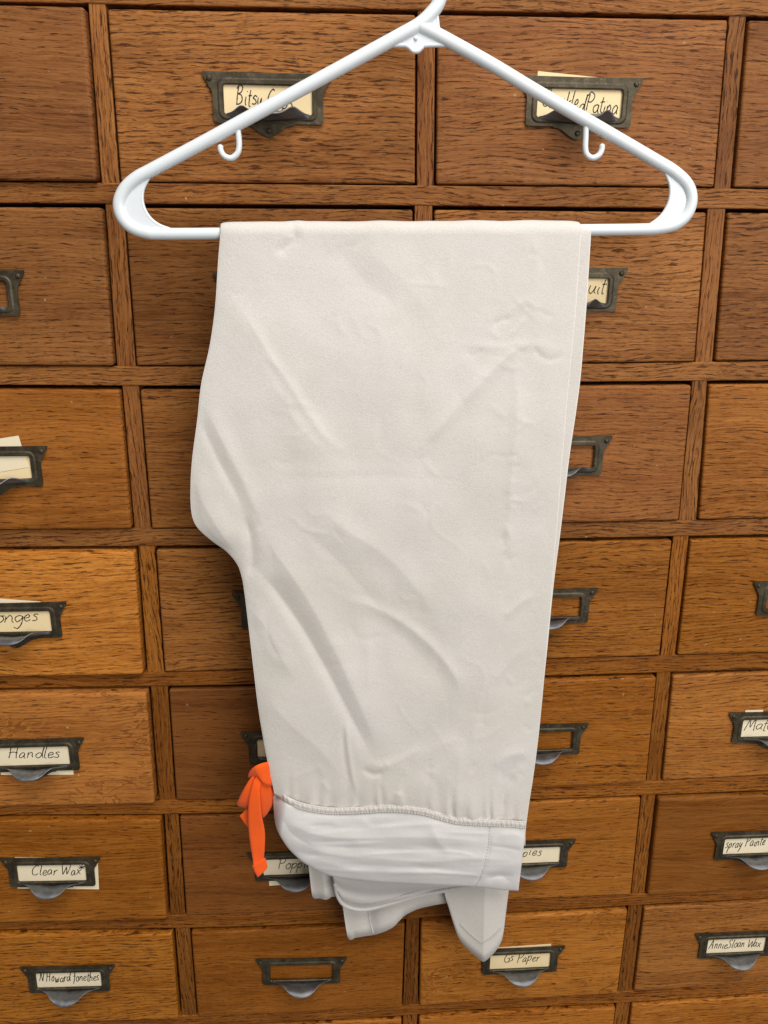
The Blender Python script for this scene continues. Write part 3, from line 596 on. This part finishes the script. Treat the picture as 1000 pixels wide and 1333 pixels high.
# creases of the cloth: polyline in photo pixels, half width (px), height (mm, + towards the viewer), skew (steeper side)
CREASE = [
 ([(312, 398), (330, 428), (352, 465), (378, 502), (402, 540), (428, 574), (452, 592)], 7, 0.85, 0.0),
 ([(300, 380), (340, 470), (395, 560), (440, 605)], 26, 1.3, 0.0),
 ([(692, 448), (668, 458), (640, 484), (605, 520), (570, 560), (540, 590)], 11, 1.6, 0.0),
 ([(252, 536), (268, 565), (285, 600), (302, 632), (320, 668)], 10, -1.5, 0.5),
 ([(262, 520), (290, 575), (318, 630), (345, 690)], 13, 1.6, 0.0),
 ([(250, 610), (262, 650), (285, 690), (305, 718)], 20, 2.4, 0.0),
 ([(318, 668), (326, 700), (328, 730), (322, 755)], 8, -2.2, 0.0),
 ([(336, 690), (362, 725), (400, 780), (430, 835), (456, 890), (480, 945), (494, 985)], 21, 2.6, 0.0),
 ([(330, 735), (360, 770), (392, 815), (420, 862), (446, 912), (470, 958), (486, 988)], 13, -2.7, 0.35),
 ([(322, 790), (345, 815), (362, 850), (385, 885)], 13, 1.6, 0.0),
 ([(345, 800), (352, 835), (368, 862)], 6, -0.9, 0.0),
 ([(340, 900), (375, 940), (415, 975), (445, 1010)], 20, 1.5, 0.0),
 ([(416, 660), (450, 690), (500, 722), (545, 770), (572, 815)], 16, 1.2, 0.0),
 ([(395, 690), (440, 730), (480, 775), (520, 820)], 14, -0.9, 0.0),
 ([(455, 782), (490, 792), (530, 815), (566, 846), (592, 880), (600, 905)], 8.5, 1.35, 0.0),
 ([(462, 800), (500, 815), (540, 845), (575, 890), (585, 950), (560, 990)], 24, -1.0, 0.0),
 ([(478, 820), (480, 870), (478, 900)], 7, 0.5, 0.0),
 ([(668, 470), (674, 530), (668, 600), (664, 660), (660, 712)], 7, 0.75, 0.0),
 ([(664, 535), (657, 562)], 6, -0.4, 0.0), ([(668, 622), (660, 644)], 6, 0.5, 0.0), ([(672, 648), (663, 656), (674, 664)], 5, 0.35, 0.0),
 ([(655, 680), (665, 702), (654, 722)], 6, 0.7, 0.0), ([(654, 696), (657, 716)], 5, -0.45, 0.0),
 ([(700, 770), (672, 790), (655, 806)], 7, 0.9, 0.0), ([(652, 770), (650, 806), (640, 850), (628, 900), (618, 950), (612, 1010)], 12, 1.0, 0.0),
 ([(664, 800), (645, 850), (632, 900), (622, 960)], 8, -0.7, 0.0),
 ([(686, 838), (660, 868), (640, 890)], 9, 0.7, 0.0),
 ([(600, 446), (640, 452), (690, 448), (735, 458)], 7, 0.45, 0.0), ([(655, 414), (684, 392), (704, 408)], 6, 0.4, 0.0), ([(640, 424), (664, 412)], 5, -0.6, 0.0), ([(692, 452), (712, 468), (738, 462)], 5, -0.7, 0.0),
 ([(690, 300), (700, 350), (690, 440)], 14, 0.6, 0.0),
 ([(372, 292), (384, 308), (372, 322), (360, 332)], 8, -1.3, 0.0), ([(384, 286), (388, 302)], 7, 1.3, 0.0), ([(430, 310), (470, 360), (520, 400)], 26, -1.0, 0.0), ([(470, 320), (520, 360), (570, 420)], 26, 0.8, 0.0),
 ([(350, 622), (420, 622), (500, 620), (600, 624)], 8, -0.2, 0.0), ([(346, 614), (420, 613), (520, 611)], 8, 0.14, 0.0),
 ([(452, 938), (452, 960), (455, 985), (460, 1015), (466, 1036)], 3.2, 0.9, 0.0), ([(446, 940), (448, 985), (456, 1025)], 4, -0.8, 0.0),
 ([(470, 1000), (486, 1008), (500, 1005)], 4.5, -1.2, 0.0), ([(476, 992), (500, 998), (530, 985), (555, 970)], 8, 1.0, 0.0),
 ([(500, 1010), (540, 990), (575, 970), (600, 960)], 12, 0.8, 0.0), ([(520, 1030), (512, 1050)], 6, 1.4, 0.0),
 ([(655, 1020), (668, 1000), (690, 985)], 9, -1.0, 0.0), ([(640, 1000), (660, 985), (690, 978)], 8, 0.9, 0.0), ([(655, 1065), (658, 1030), (672, 1005)], 7, -1.6, 0.0),
 ([(600, 1062), (596, 1020), (602, 960)], 16, 1.2, 0.0), ([(575, 1060), (566, 1020), (545, 1000)], 12, -1.0, 0.0),
]
class Creases:
    """looks up the summed height of all crease strokes at a photo pixel, in metres"""
    def __init__(s, strokes):
        s.grid = {}; s.C = 40
        for pts, wd, h, sk in strokes:
            P = spline([Vector((*p, 0)) for p in pts], max(8, 8 * (len(pts) - 1))) if len(pts) > 2 else [Vector((*pts[0], 0)).lerp(Vector((*pts[1], 0)), t / 5) for t in range(6)]
            st = ([(p.x, p.y) for p in P], wd, h * 0.001, sk)
            cells = set()
            for x, y in st[0]:
                r_ = int(3 * wd / s.C) + 1
                for i in range(-r_, r_ + 1):
                    for j in range(-r_, r_ + 1): cells.add((int(x // s.C) + i, int(y // s.C) + j))
            for c in cells: s.grid.setdefault(c, []).append(st)
    def h(s, x, y):
        tot = 0.0
        for P, wd, h, sk in s.grid.get((int(x // s.C), int(y // s.C)), ()):
            best = 1e9; bi = 0; bs = 0; n = len(P) - 1; bt = 0
            for i in range(n):
                ax, ay = P[i]; bx, by = P[i + 1]; dx, dy = bx - ax, by - ay; L = dx*dx + dy*dy or 1e-9
                t = ((x - ax) * dx + (y - ay) * dy) / L; t = 0 if t < 0 else 1 if t > 1 else t
                ex, ey = x - ax - t * dx, y - ay - t * dy; d = ex*ex + ey*ey
                if d < best: best = d; bi = i; bt = t; bs = dx * ey - dy * ex
            d = math.sqrt(best) / wd
            if d > 3: continue
            if sk: d *= (1 + sk) if bs > 0 else (1 - 0.4 * sk)
            f_ = (bi + bt) / n; env = min(1, f_ / 0.25, (1 - f_) / 0.25); env = env * env * (3 - 2 * env) * 0.85 + 0.15 * (1 if 0 < f_ < 1 else 0.3)
            tot += h * env * (0.62 * math.exp(-d * d) + 0.38 * math.exp(-2.0 * d))
        return tot
rc = random.Random(21); FINE = []
for k in range(95):                                   # faint random creases of worn cloth
    x, y = rc.uniform(290, 700), rc.uniform(320, 1020)
    a = rc.choice((rc.gauss(0.95, 0.35), rc.gauss(0.95, 0.35), rc.gauss(-0.75, 0.3), rc.gauss(0.0, 0.25), rc.gauss(1.45, 0.2))); L = rc.uniform(18, 75); b = rc.gauss(0, 0.35)
    FINE.append(([(x, y), (x + L * 0.5 * math.cos(a), y + L * 0.5 * math.sin(a)), (x + L * math.cos(a + b), y + L * math.sin(a + b))], rc.uniform(3.0, 6.5), rc.choice((-1, 1, 1)) * rc.uniform(0.10, 0.34), 0.0))
for k in range(26):                                   # little wrinkles along the outer side seam and over the waist seam
    x, y = (rc.gauss(675, 14), rc.uniform(400, 1000)) if k < 14 else (rc.uniform(390, 670), rc.uniform(985, 1045))
    a = rc.uniform(-0.9, 0.9) if k < 14 else rc.uniform(0.9, 2.2); L = rc.uniform(12, 34)
    FINE.append(([(x, y), (x + L * 0.5 * math.cos(a), y + L * 0.5 * math.sin(a) + rc.uniform(-3, 3)), (x + L * math.cos(a), y + L * math.sin(a))], rc.uniform(2.8, 5), rc.choice((-1, 1)) * rc.uniform(0.25, 0.55), 0.0))
CR = Creases(CREASE + FINE)
BARZ = lambda X: interp([(at(285, 304, HY).x, at(285, 304, HY).z), (at(772, 299.4, HY).x, at(772, 299.4, HY).z)], X)
def seam_y(px): return smooth_interp(SEAM, px)
def front_y(base, py):
    """depth of a front layer: it leaves the bar and bellies out a little further down"""
    t = (py - 304) / 770
    return base - 0.0065 * sstep(0, 0.55, t) - 0.002 * sstep(0.5, 1, t)
def sheet(name, mat, left, right, ybot, rad, ht, relief, nu, nv, back, belly=1.0):
    """one continuous folded layer: front flap, bend over the bar, back flap (a trouser leg)"""
    rows = []                                   # each row: list of (outer point, inner point)
    def edge(u): return max(0.0, 1 - abs(2 * u - 1) ** 10) ** 0.5
    # front, from waist seam up to the bar
    for j in range(nv + 1):
        v = j / nv; row = []
        for i in range(nu + 1):
            u = 0.5 - 0.5 * math.cos(math.pi * i / nu); u = 0.5 * u + 0.5 * i / nu
            py = 900.0
            for _ in range(3):
                px = smooth_interp(left, py) * (1 - u) + smooth_interp(right, py) * u
                py = ybot(px) + (304 - ybot(px)) * v
            yb = HY - rad + (front_y(HY - rad, py) - HY + rad) * belly
            e = edge(u); low = sstep(304, 520, py)
            puff = (0.0005 + 0.0030 * low * (1 - (2 * u - 1) ** 4)) * e
            h = 0.0
            if relief:
                fade = sstep(0.0, 0.03, u) * sstep(1.0, 0.975, u)
                h = CR.h(px, py) * (0.35 + 0.65 * fade)
                q = Vector((px * 0.011, py * 0.008, 3.1)); h += 0.0024 * noise.noise(q) * low + 0.0007 * noise.noise(q * 2.7 + Vector((5, 2, 0))) * (0.4 + 0.6 * low)
                sy = ybot(px); near = math.exp(-(sy - py) / 13.0) * (0.45 + 0.9 * max(0, noise.noise(Vector((px * 0.021, 4.4, 2)))) + 0.5 * sstep(560, 610, px))
                ph = px * 0.36 + 2.2 * noise.noise(Vector((px * 0.045, 1.7, 0.3))) * 2
                h += near * (0.0021 * math.sin(ph) + 0.0014 * math.sin(ph * 0.43 + 1)) * (1 - math.exp(-(sy - py + 3) / 9.0)) * sstep(1.0, 0.96, u)
                h -= 0.0022 * math.exp(-(sy - py) / 8.0)
            po = at(px, py, yb - ht * e - puff - h * e); pi = at(px, py, yb + ht * e)
            row.append((po, pi))
        rows.append(row)
    top = rows[-1]; na = 12
    def arc(k):
        a = math.pi * k / na; row = []
        for i in range(nu + 1):
            o = top[i][0]; X = top[i][0].x; u = i / nu; e = edge(u)
            bump_ = 0.0012 * math.exp(-((X - at(384, 300, HY).x) / 0.006) ** 2) + 0.0005 * noise.noise(Vector((X * 45, 5, 1)))
            ro = rad + (-(o.y - HY) - rad) * (1 - k / na) + ht * e * (k / na) + (bump_ if relief else 0) * math.sin(a); ri = rad - ht * e
            cz = BARZ(X)
            zt_ = (o.z - cz) * (1 - k / na)
            row.append((Vector((X, HY - ro * math.cos(a), cz + ro * math.sin(a) * 1.05 + zt_)), Vector((X, HY - ri * math.cos(a), cz + ri * math.sin(a) + zt_))))
        return row
    for k in range(1, na + 1): rows.append(arc(k))
    # back flap: a tapering leg hanging behind the bar down to its hem
    nb = 60; last = rows[-1]
    for j in range(1, nb + 1):
        v = j / nb; row = []
        for i in range(nu + 1):
            u = i / nu; e = edge(u)
            p0 = (last[i][0] + last[i][1]) / 2; p1 = back(u)
            t = v; p = p0.lerp(p1, t); 
            p.y = p0.y + (p1.y - p0.y) * sstep(0, 0.5, t) + (0.0012 * math.sin(u * 14 + 3) * math.sin(t * 5)) * t
            hb = 0.00045 + (ht * e * 0.7 - 0.00045) * (1 - sstep(0.3, 0.9, t)); row.append((p + Vector((0, hb, 0)), p - Vector((0, hb, 0))))
        rows.append(row)
    V = []; Fs = []; W = nu + 1; n = len(rows)
    for s_ in (0, 1):
        for r_ in rows: V += [q[s_] for q in r_]
    B = n * W
    for j in range(n - 1):
        for i in range(nu):
            a = j * W + i; Fs.append((a, a + 1, a + W + 1, a + W)); Fs.append((B + a, B + a + W, B + a + W + 1, B + a + 1))
        a = j * W; Fs.append((a, a + W, B + a + W, B + a)); a += nu; Fs.append((a, B + a, B + a + W, a + W))
    for i in range(nu):
        Fs.append((i, B + i, B + i + 1, i + 1)); a = (n - 1) * W + i; Fs.append((a, a + 1, B + a + 1, B + a))
    return kid(trs, name, mesh(name, V, Fs), mat)
# hems of the two legs, hanging behind the waistband: bottom outlines in photo pixels
YA, YB = -0.030, -0.0385
HEM_A = [(447, 1176), (453, 1221), (464, 1221), (475, 1218), (492, 1214), (510, 1207), (520, 1199), (528, 1192), (545, 1183), (565, 1177), (590, 1173), (625, 1170), (655, 1166)]
HEM_B = [(404, 1142), (407, 1167.5), (416, 1170), (425, 1172), (432, 1168), (437, 1166), (446, 1150), (500, 1140), (560, 1142), (576, 1154), (580, 1168), (584, 1181), (590, 1201), (597, 1221), (604, 1231), (612, 1239), (622, 1247), (629, 1251), (636, 1246), (646, 1235), (653, 1222), (656, 1208), (658, 1194), (661, 1172), (663, 1158)]
def hem_fn(tbl, Y, wave):
    P = [Vector((*p, 0)) for p in tbl]; S = spline(P, 160)
    def f_(u):
        k = min(158, int(u * 159)); q = S[k].lerp(S[k + 1], u * 159 - k)
        return at(q.x, q.y, Y + wave(q.x))
    return f_
def wave_a(px): return 0.004 * math.exp(-((px - 482) / 10) ** 2) - 0.003 * math.exp(-((px - 520) / 25) ** 2)
def wave_b(px): return -0.0095 * max(0, 1 - abs(px - 629) / 46) ** 0.95 - 0.004 * max(0, 1 - abs(px - 424) / 14)
lowB = lambda px: seam_y(px) + 26
sheet('leg', M_CLOTH, LEFT, RIGHT, seam_y, 0.0062, 0.0014, True, 230, 360, hem_fn(HEM_A, YA, wave_a))
sheet('leg', M_CLOTH, [(a, b + 6) for a, b in LEFT], RIGHT_B, lowB, 0.0040, 0.0009, False, 180, 60, hem_fn(HEM_B, YB, wave_b), 0.15)

# waistband: grid between the gathered seam and the lower edge
YW = front_y(HY - 0.0062, 1074)
def wb_grid(name, mat, top, bot, nu, nv, fn, thick):
    T = spline([Vector((*p, 0)) for p in top], nu + 1); Bt = spline([Vector((*p, 0)) for p in bot], nu + 1)
    V = []; Fs = []; W = nv + 1
    for s_ in (0, 1):
        for i in range(nu + 1):
            for j in range(nv + 1):
                v = j / nv; p = T[i].lerp(Bt[i], v); y = fn(i / nu, v, p)
                e = (max(0, 1 - abs(2 * v - 1) ** 12) * max(0, 1 - abs(2 * i / nu - 1) ** 24)) ** 0.5
                V.append(at(p.x, p.y, y + (-1 if s_ == 0 else 1) * thick * (0.15 + 0.85 * e)))
    B = (nu + 1) * W
    for i in range(nu):
        for j in range(nv):
            a = i * W + j; Fs.append((a, a + 1, a + W + 1, a + W)); Fs.append((B + a, B + a + W, B + a + W + 1, B + a + 1))
        a = i * W; Fs += [(a, a + W, B + a + W, B + a), (a + nv, B + a + nv, B + a + W + nv, a + W + nv)]
    for j in range(nv): a = nu * W + j; Fs += [(j, B + j, B + j + 1, j + 1), (a, a + 1, B + a + 1, B + a)]
    return kid(trs, name, mesh(name, V, Fs), mat)
WCR = Creases([([(372, 1070), (410, 1086), (460, 1092), (520, 1090), (590, 1092), (640, 1098)], 7, 0.9, 0), ([(380, 1092), (430, 1112), (500, 1118), (560, 1122), (620, 1118), (680, 1122)], 8, 1.1, 0),
    ([(400, 1115), (460, 1132), (540, 1136), (610, 1138), (670, 1132)], 7, 0.9, 0), ([(365, 1060), (380, 1085), (410, 1105)], 9, -1.0, 0), ([(455, 1105), (470, 1080), (480, 1066)], 10, 0.8, 0), ([(560, 1070), (572, 1098), (590, 1110)], 8, 0.9, 0),
    ([(400, 1100), (470, 1104), (540, 1106), (610, 1106)], 7, -0.9, 0), ([(430, 1124), (520, 1128), (600, 1130)], 6, -0.8, 0), ([(638, 1076), (635, 1110), (626, 1140), (620, 1153)], 3.0, -1.0, 0), ([(648, 1090), (664, 1086), (682, 1090)], 6, 0.6, 0), ([(630, 1148), (650, 1140), (668, 1150)], 7, -1.0, 0)] + [([(x, y), (x + L * 0.5, y + b), (x + L, y + 2 * b + c_)], w_, h_, 0) for x, y, L, b, c_, w_, h_ in [(rc.uniform(370, 640), rc.uniform(1072, 1145), rc.uniform(30, 110), rc.uniform(-3, 3), rc.uniform(-4, 4), rc.uniform(2.6, 5), rc.choice((-1, 1)) * rc.uniform(0.2, 0.6)) for k in range(34)]])
def wfn(u, v, p):
    return YW - 0.0010 - 0.0045 * math.sin(math.pi * min(1, v * 0.9 + 0.05)) ** 0.7 + 0.014 * (1 - sstep(0, 0.16, u)) - 1.25 * WCR.h(p.x, p.y) - 0.0008 * noise.noise(Vector((p.x * .02, p.y * .06, 9)))
SEAM_T = [(355, 1032), (366, 1040), (380, 1047), (396, 1053), (430, 1059), (470, 1058), (510, 1056), (550, 1060), (590, 1071), (625, 1074), (660, 1075), (685, 1077)]
BOT_T = [(357, 1064), (360, 1078), (368, 1094), (380, 1109.5), (400, 1126), (430, 1140), (478, 1147), (525, 1150), (575, 1152.5), (620, 1154.5), (652, 1158.5), (675, 1159.5)]
wb_grid('waistband', M_BAND, SEAM_T, BOT_T, 200, 60, wfn, 0.0016)
# far half of the waistband seen below it: curved inner face with a rolled edge
YF = YW + 0.014
def ffn(u, v, p): return YF + 0.010 * math.sin(math.pi * u) * 0.5 - 0.004 * (1 - v) + 0.0010 * math.sin(v * 19 + 2 * math.sin(u * 5))
FT = [(424, 1118), (440, 1125), (470, 1128), (520, 1130), (580, 1132), (628, 1140)]
FB = [(436, 1150), (440, 1167), (450, 1179), (474, 1184), (510, 1176), (545, 1166), (590, 1157.5), (626, 1153)]
wb_grid('waistband_lining', M_LINING, FT + [(640, 1142)], FB, 80, 24, ffn, 0.0010)
def on_lining(x, y, u, k=0.0): return at(x, y, ffn(u, 1, None) - 0.0012 - k)
fb = spline([Vector((*p, 0)) for p in FB], 80)
V, Fs = tube_data([at(p.x, p.y, ffn(i / 79, 1, None) - 0.0006) for i, p in enumerate(fb)], 0.0019, 10)
kid(trs, 'rolled_edge', mesh('rolled_edge', V, Fs), M_LINING)
# gathered casing along the seam: a flat puckered band between two rows of stitches
CORD = [(356, 1028.5), (366, 1037), (380, 1044.5), (396, 1050.5), (430, 1056), (470, 1055), (510, 1053), (550, 1057), (590, 1068), (625, 1071), (660, 1072.5), (685, 1074.5)]
def seam_dep(u): return YW - 0.0040 + 0.0145 * (1 - sstep(0, 0.16, u))
def gfn(u, v, p):
    pk = math.sin(p.x * 1.02 + 3.0 * noise.noise(Vector((p.x * 0.06, 2, 0)))) * 0.5 + 0.7 * noise.noise(Vector((p.x * 0.22, 7, v)))
    return seam_dep(u) - 0.0013 * math.sin(math.pi * v) - 0.00055 * pk * (0.5 + 0.5 * math.sin(math.pi * v))
wb_grid('gathered_seam', M_CLOTH, [(x, y - 5.2) for x, y in CORD], [(x, y + 4.4) for x, y in CORD], 420, 10, gfn, 0.0009)
# stitches
def stitches(pts, n, fill, yfn, r_=0.00042, mat=M_THREAD):
    S = spline([Vector((*p, 0)) for p in pts], n * 4); V = []; Fs = []
    for k in range(n):
        seg = S[k * 4:k * 4 + 3]
        tube_data([at(p.x, p.y, yfn(p, (k * 4) / (n * 4))) for p in seg], r_, 6, V, Fs)
    o = kid(trs, 'stitching', mesh('stitching', V, Fs), mat); o['kind'] = 'stuff'; return o
stitches([(x, y + 3.4) for x, y in CORD[1:]], 105, .6, lambda p, t: seam_dep(0.03 + 0.97 * t) - 0.0019, 0.00036)
stitches([(x, y - 3.8) for x, y in CORD[1:]], 105, .6, lambda p, t: seam_dep(0.03 + 0.97 * t) - 0.0019, 0.00034)
stitches([(637.5, 1077), (635, 1105), (628, 1136), (620, 1153)], 24, .6, lambda p, t: wfn(0.86, (p.y - 1075) / 82, p) - 0.0016, 0.0004, M_SHADE_THREAD)
stitches([(p[0], p[1] - 6.5) for p in FB[1:]], 60, .6, lambda p, t: ffn(0.12 + 0.88 * t, .8, None) - 0.0012, 0.00045, M_SHADE_THREAD)
# fold shade of the pointed leg end drawn as thin darker lines, and side seams
def ridge(name, pts, Y, r_, mat):
    V, Fs = tube_data(spline([at(x, y, Y + wy) for x, y, wy in pts], 24), r_, 8); return kid(trs, name, mesh(name, V, Fs), mat)

ridge('hem_fold_shade', [(600, 1203, wave_b(600) - .0012), (614, 1217, wave_b(614) - .0012), (628, 1228, wave_b(629) - .0014)], YB, 0.0003, M_LINING)
ridge('hem_fold_shade', [(628, 1228, wave_b(629) - .0014), (642, 1219, wave_b(642) - .0030), (653, 1209, wave_b(653) - .0034)], YB, 0.0003, M_LINING)
ridge('side_seam', [(480, 1186, wave_a(480) - .0012), (482, 1200, wave_a(482) - .0012), (486, 1214, wave_a(486) - .0012)], YA, 0.0008, M_CLOTH)
# ------------------------------------------------------------------ orange drawstring (part of the trousers)
dst = empty('drawstring', at(352, 1010, YW)); dst.parent = trs; dst.matrix_parent_inverse = Matrix.Translation(-trs.location)
dst['label'] = 'neon orange flat drawstring tied in a bow at the waistband'
YD = YW + 0.004
def ribbon(name, ctr, n=40, th=0.00042):
    """flat webbing through (left px, left py, right px, right py, depth offset left, right) cross lines"""
    S = spline([Vector((*c[:4], )) for c in ctr], n) if False else None
    L = spline([Vector((c[0], c[1], c[4] * 1000)) for c in ctr], n); Rr = spline([Vector((c[2], c[3], c[5] * 1000)) for c in ctr], n)
    V = []; Fs = []; m = 7
    cen = []
    for i in range(n):
        a = at(L[i].x, L[i].y, YD + L[i].z / 1000); b = at(Rr[i].x, Rr[i].y, YD + Rr[i].z / 1000); cen.append((a, b))
    for s_ in (1, -1):
        for i in range(n):
            a, b = cen[i]; p0 = cen[max(i - 1, 0)]; p1 = cen[min(i + 1, n - 1)]
            t = ((p1[0] + p1[1]) - (p0[0] + p0[1])); nn = (b - a).cross(t)
            nn = nn.normalized() if nn.length > 1e-12 else Vector((0, -1, 0))
            for k in range(m):
                w_ = k / (m - 1); V.append(a.lerp(b, w_) + nn * s_ * th * (0.4 + 0.6 * (1 - abs(2 * w_ - 1) ** 4)))
    B = n * m
    for i in range(n - 1):
        for k in range(m - 1):
            q = i * m + k; Fs += [(q, q + 1, q + m + 1, q + m), (B + q, B + q + m, B + q + m + 1, B + q + 1)]
        q = i * m; Fs += [(q, q + m, B + q + m, B + q)]; q += m - 1; Fs += [(q, B + q, B + q + m, q + m)]
    for k in range(m - 1): Fs += [(k, B + k, B + k + 1, k + 1)]; q = (n - 1) * m + k; Fs += [(q, q + 1, B + q + 1, B + q)]
    o = link(name, mesh(name, V, Fs), M_ORANGE, None, None, True); o.parent = dst; o.matrix_parent_inverse = Matrix.Translation(-(at(352, 1010, YW)))
    return o
mm = 0.001
ribbon('knot', [(362, 990, 362, 1024, 3*mm, 3*mm), (352, 991.5, 357, 1023, -3*mm, -1*mm), (343, 993, 349, 1023, -7*mm, -6*mm), (333, 997, 342, 1019, -9*mm, -8*mm), (326, 1003, 337, 1012, -7*mm, -6*mm), (323, 1010, 331, 1010, -3*mm, -3*mm), (325, 1014, 332, 1012, 2*mm, 2*mm)])
ribbon('loop', [(333, 1008, 340, 1012, -3*mm, -3*mm), (327, 1012, 334, 1020, -4*mm, -5*mm), (318, 1026, 330, 1033, -4*mm, -7*mm), (311, 1040, 326, 1046, -2*mm, -6*mm), (308.5, 1047, 323, 1052, 1*mm, -2*mm), (310, 1046, 322, 1050, 4*mm, 3*mm), (320, 1030, 332, 1036, 5*mm, 4*mm), (332, 1014, 341, 1020, 3*mm, 3*mm)])
ribbon('loop', [(338, 1014, 352, 1020, -4*mm, -2*mm), (338, 1030, 354, 1030, -5*mm, -1*mm), (339, 1045, 354.5, 1042, -3*mm, 1*mm), (341, 1060, 352, 1052, 1*mm, 3*mm), (343, 1064, 350, 1056, 5*mm, 5*mm), (346, 1048, 356, 1044, 6*mm, 6*mm), (350, 1025, 358, 1022, 4*mm, 4*mm)])
ribbon('tail', [(334, 1010, 341, 1016, -5*mm, -5*mm), (329, 1020, 338.5, 1026, -7*mm, -7.5*mm), (324.5, 1038, 339, 1042, -8*mm, -9*mm), (323, 1060, 341, 1062, -8*mm, -8*mm), (324, 1083, 345, 1084, -7*mm, -6*mm), (327, 1105, 344.5, 1107, -7*mm, -6*mm), (329.5, 1122, 343.5, 1120, -8*mm, -5*mm), (329.5, 1129, 346, 1119, -9*mm, -4*mm)])
ribbon('tail_end', [(328.8, 1127, 345.5, 1116.5, -9.8*mm, -5*mm), (331, 1134, 347.5, 1124, -9.5*mm, -5*mm), (335.5, 1142, 348.5, 1129, -9*mm, -5*mm)], 16, 0.0008)
ribbon('tail', [(327, 1044, 334, 1054, 1*mm, 1*mm), (320, 1054, 330, 1064, 0*mm, -1*mm), (312, 1062, 324, 1079, 0*mm, -2*mm)], 20)
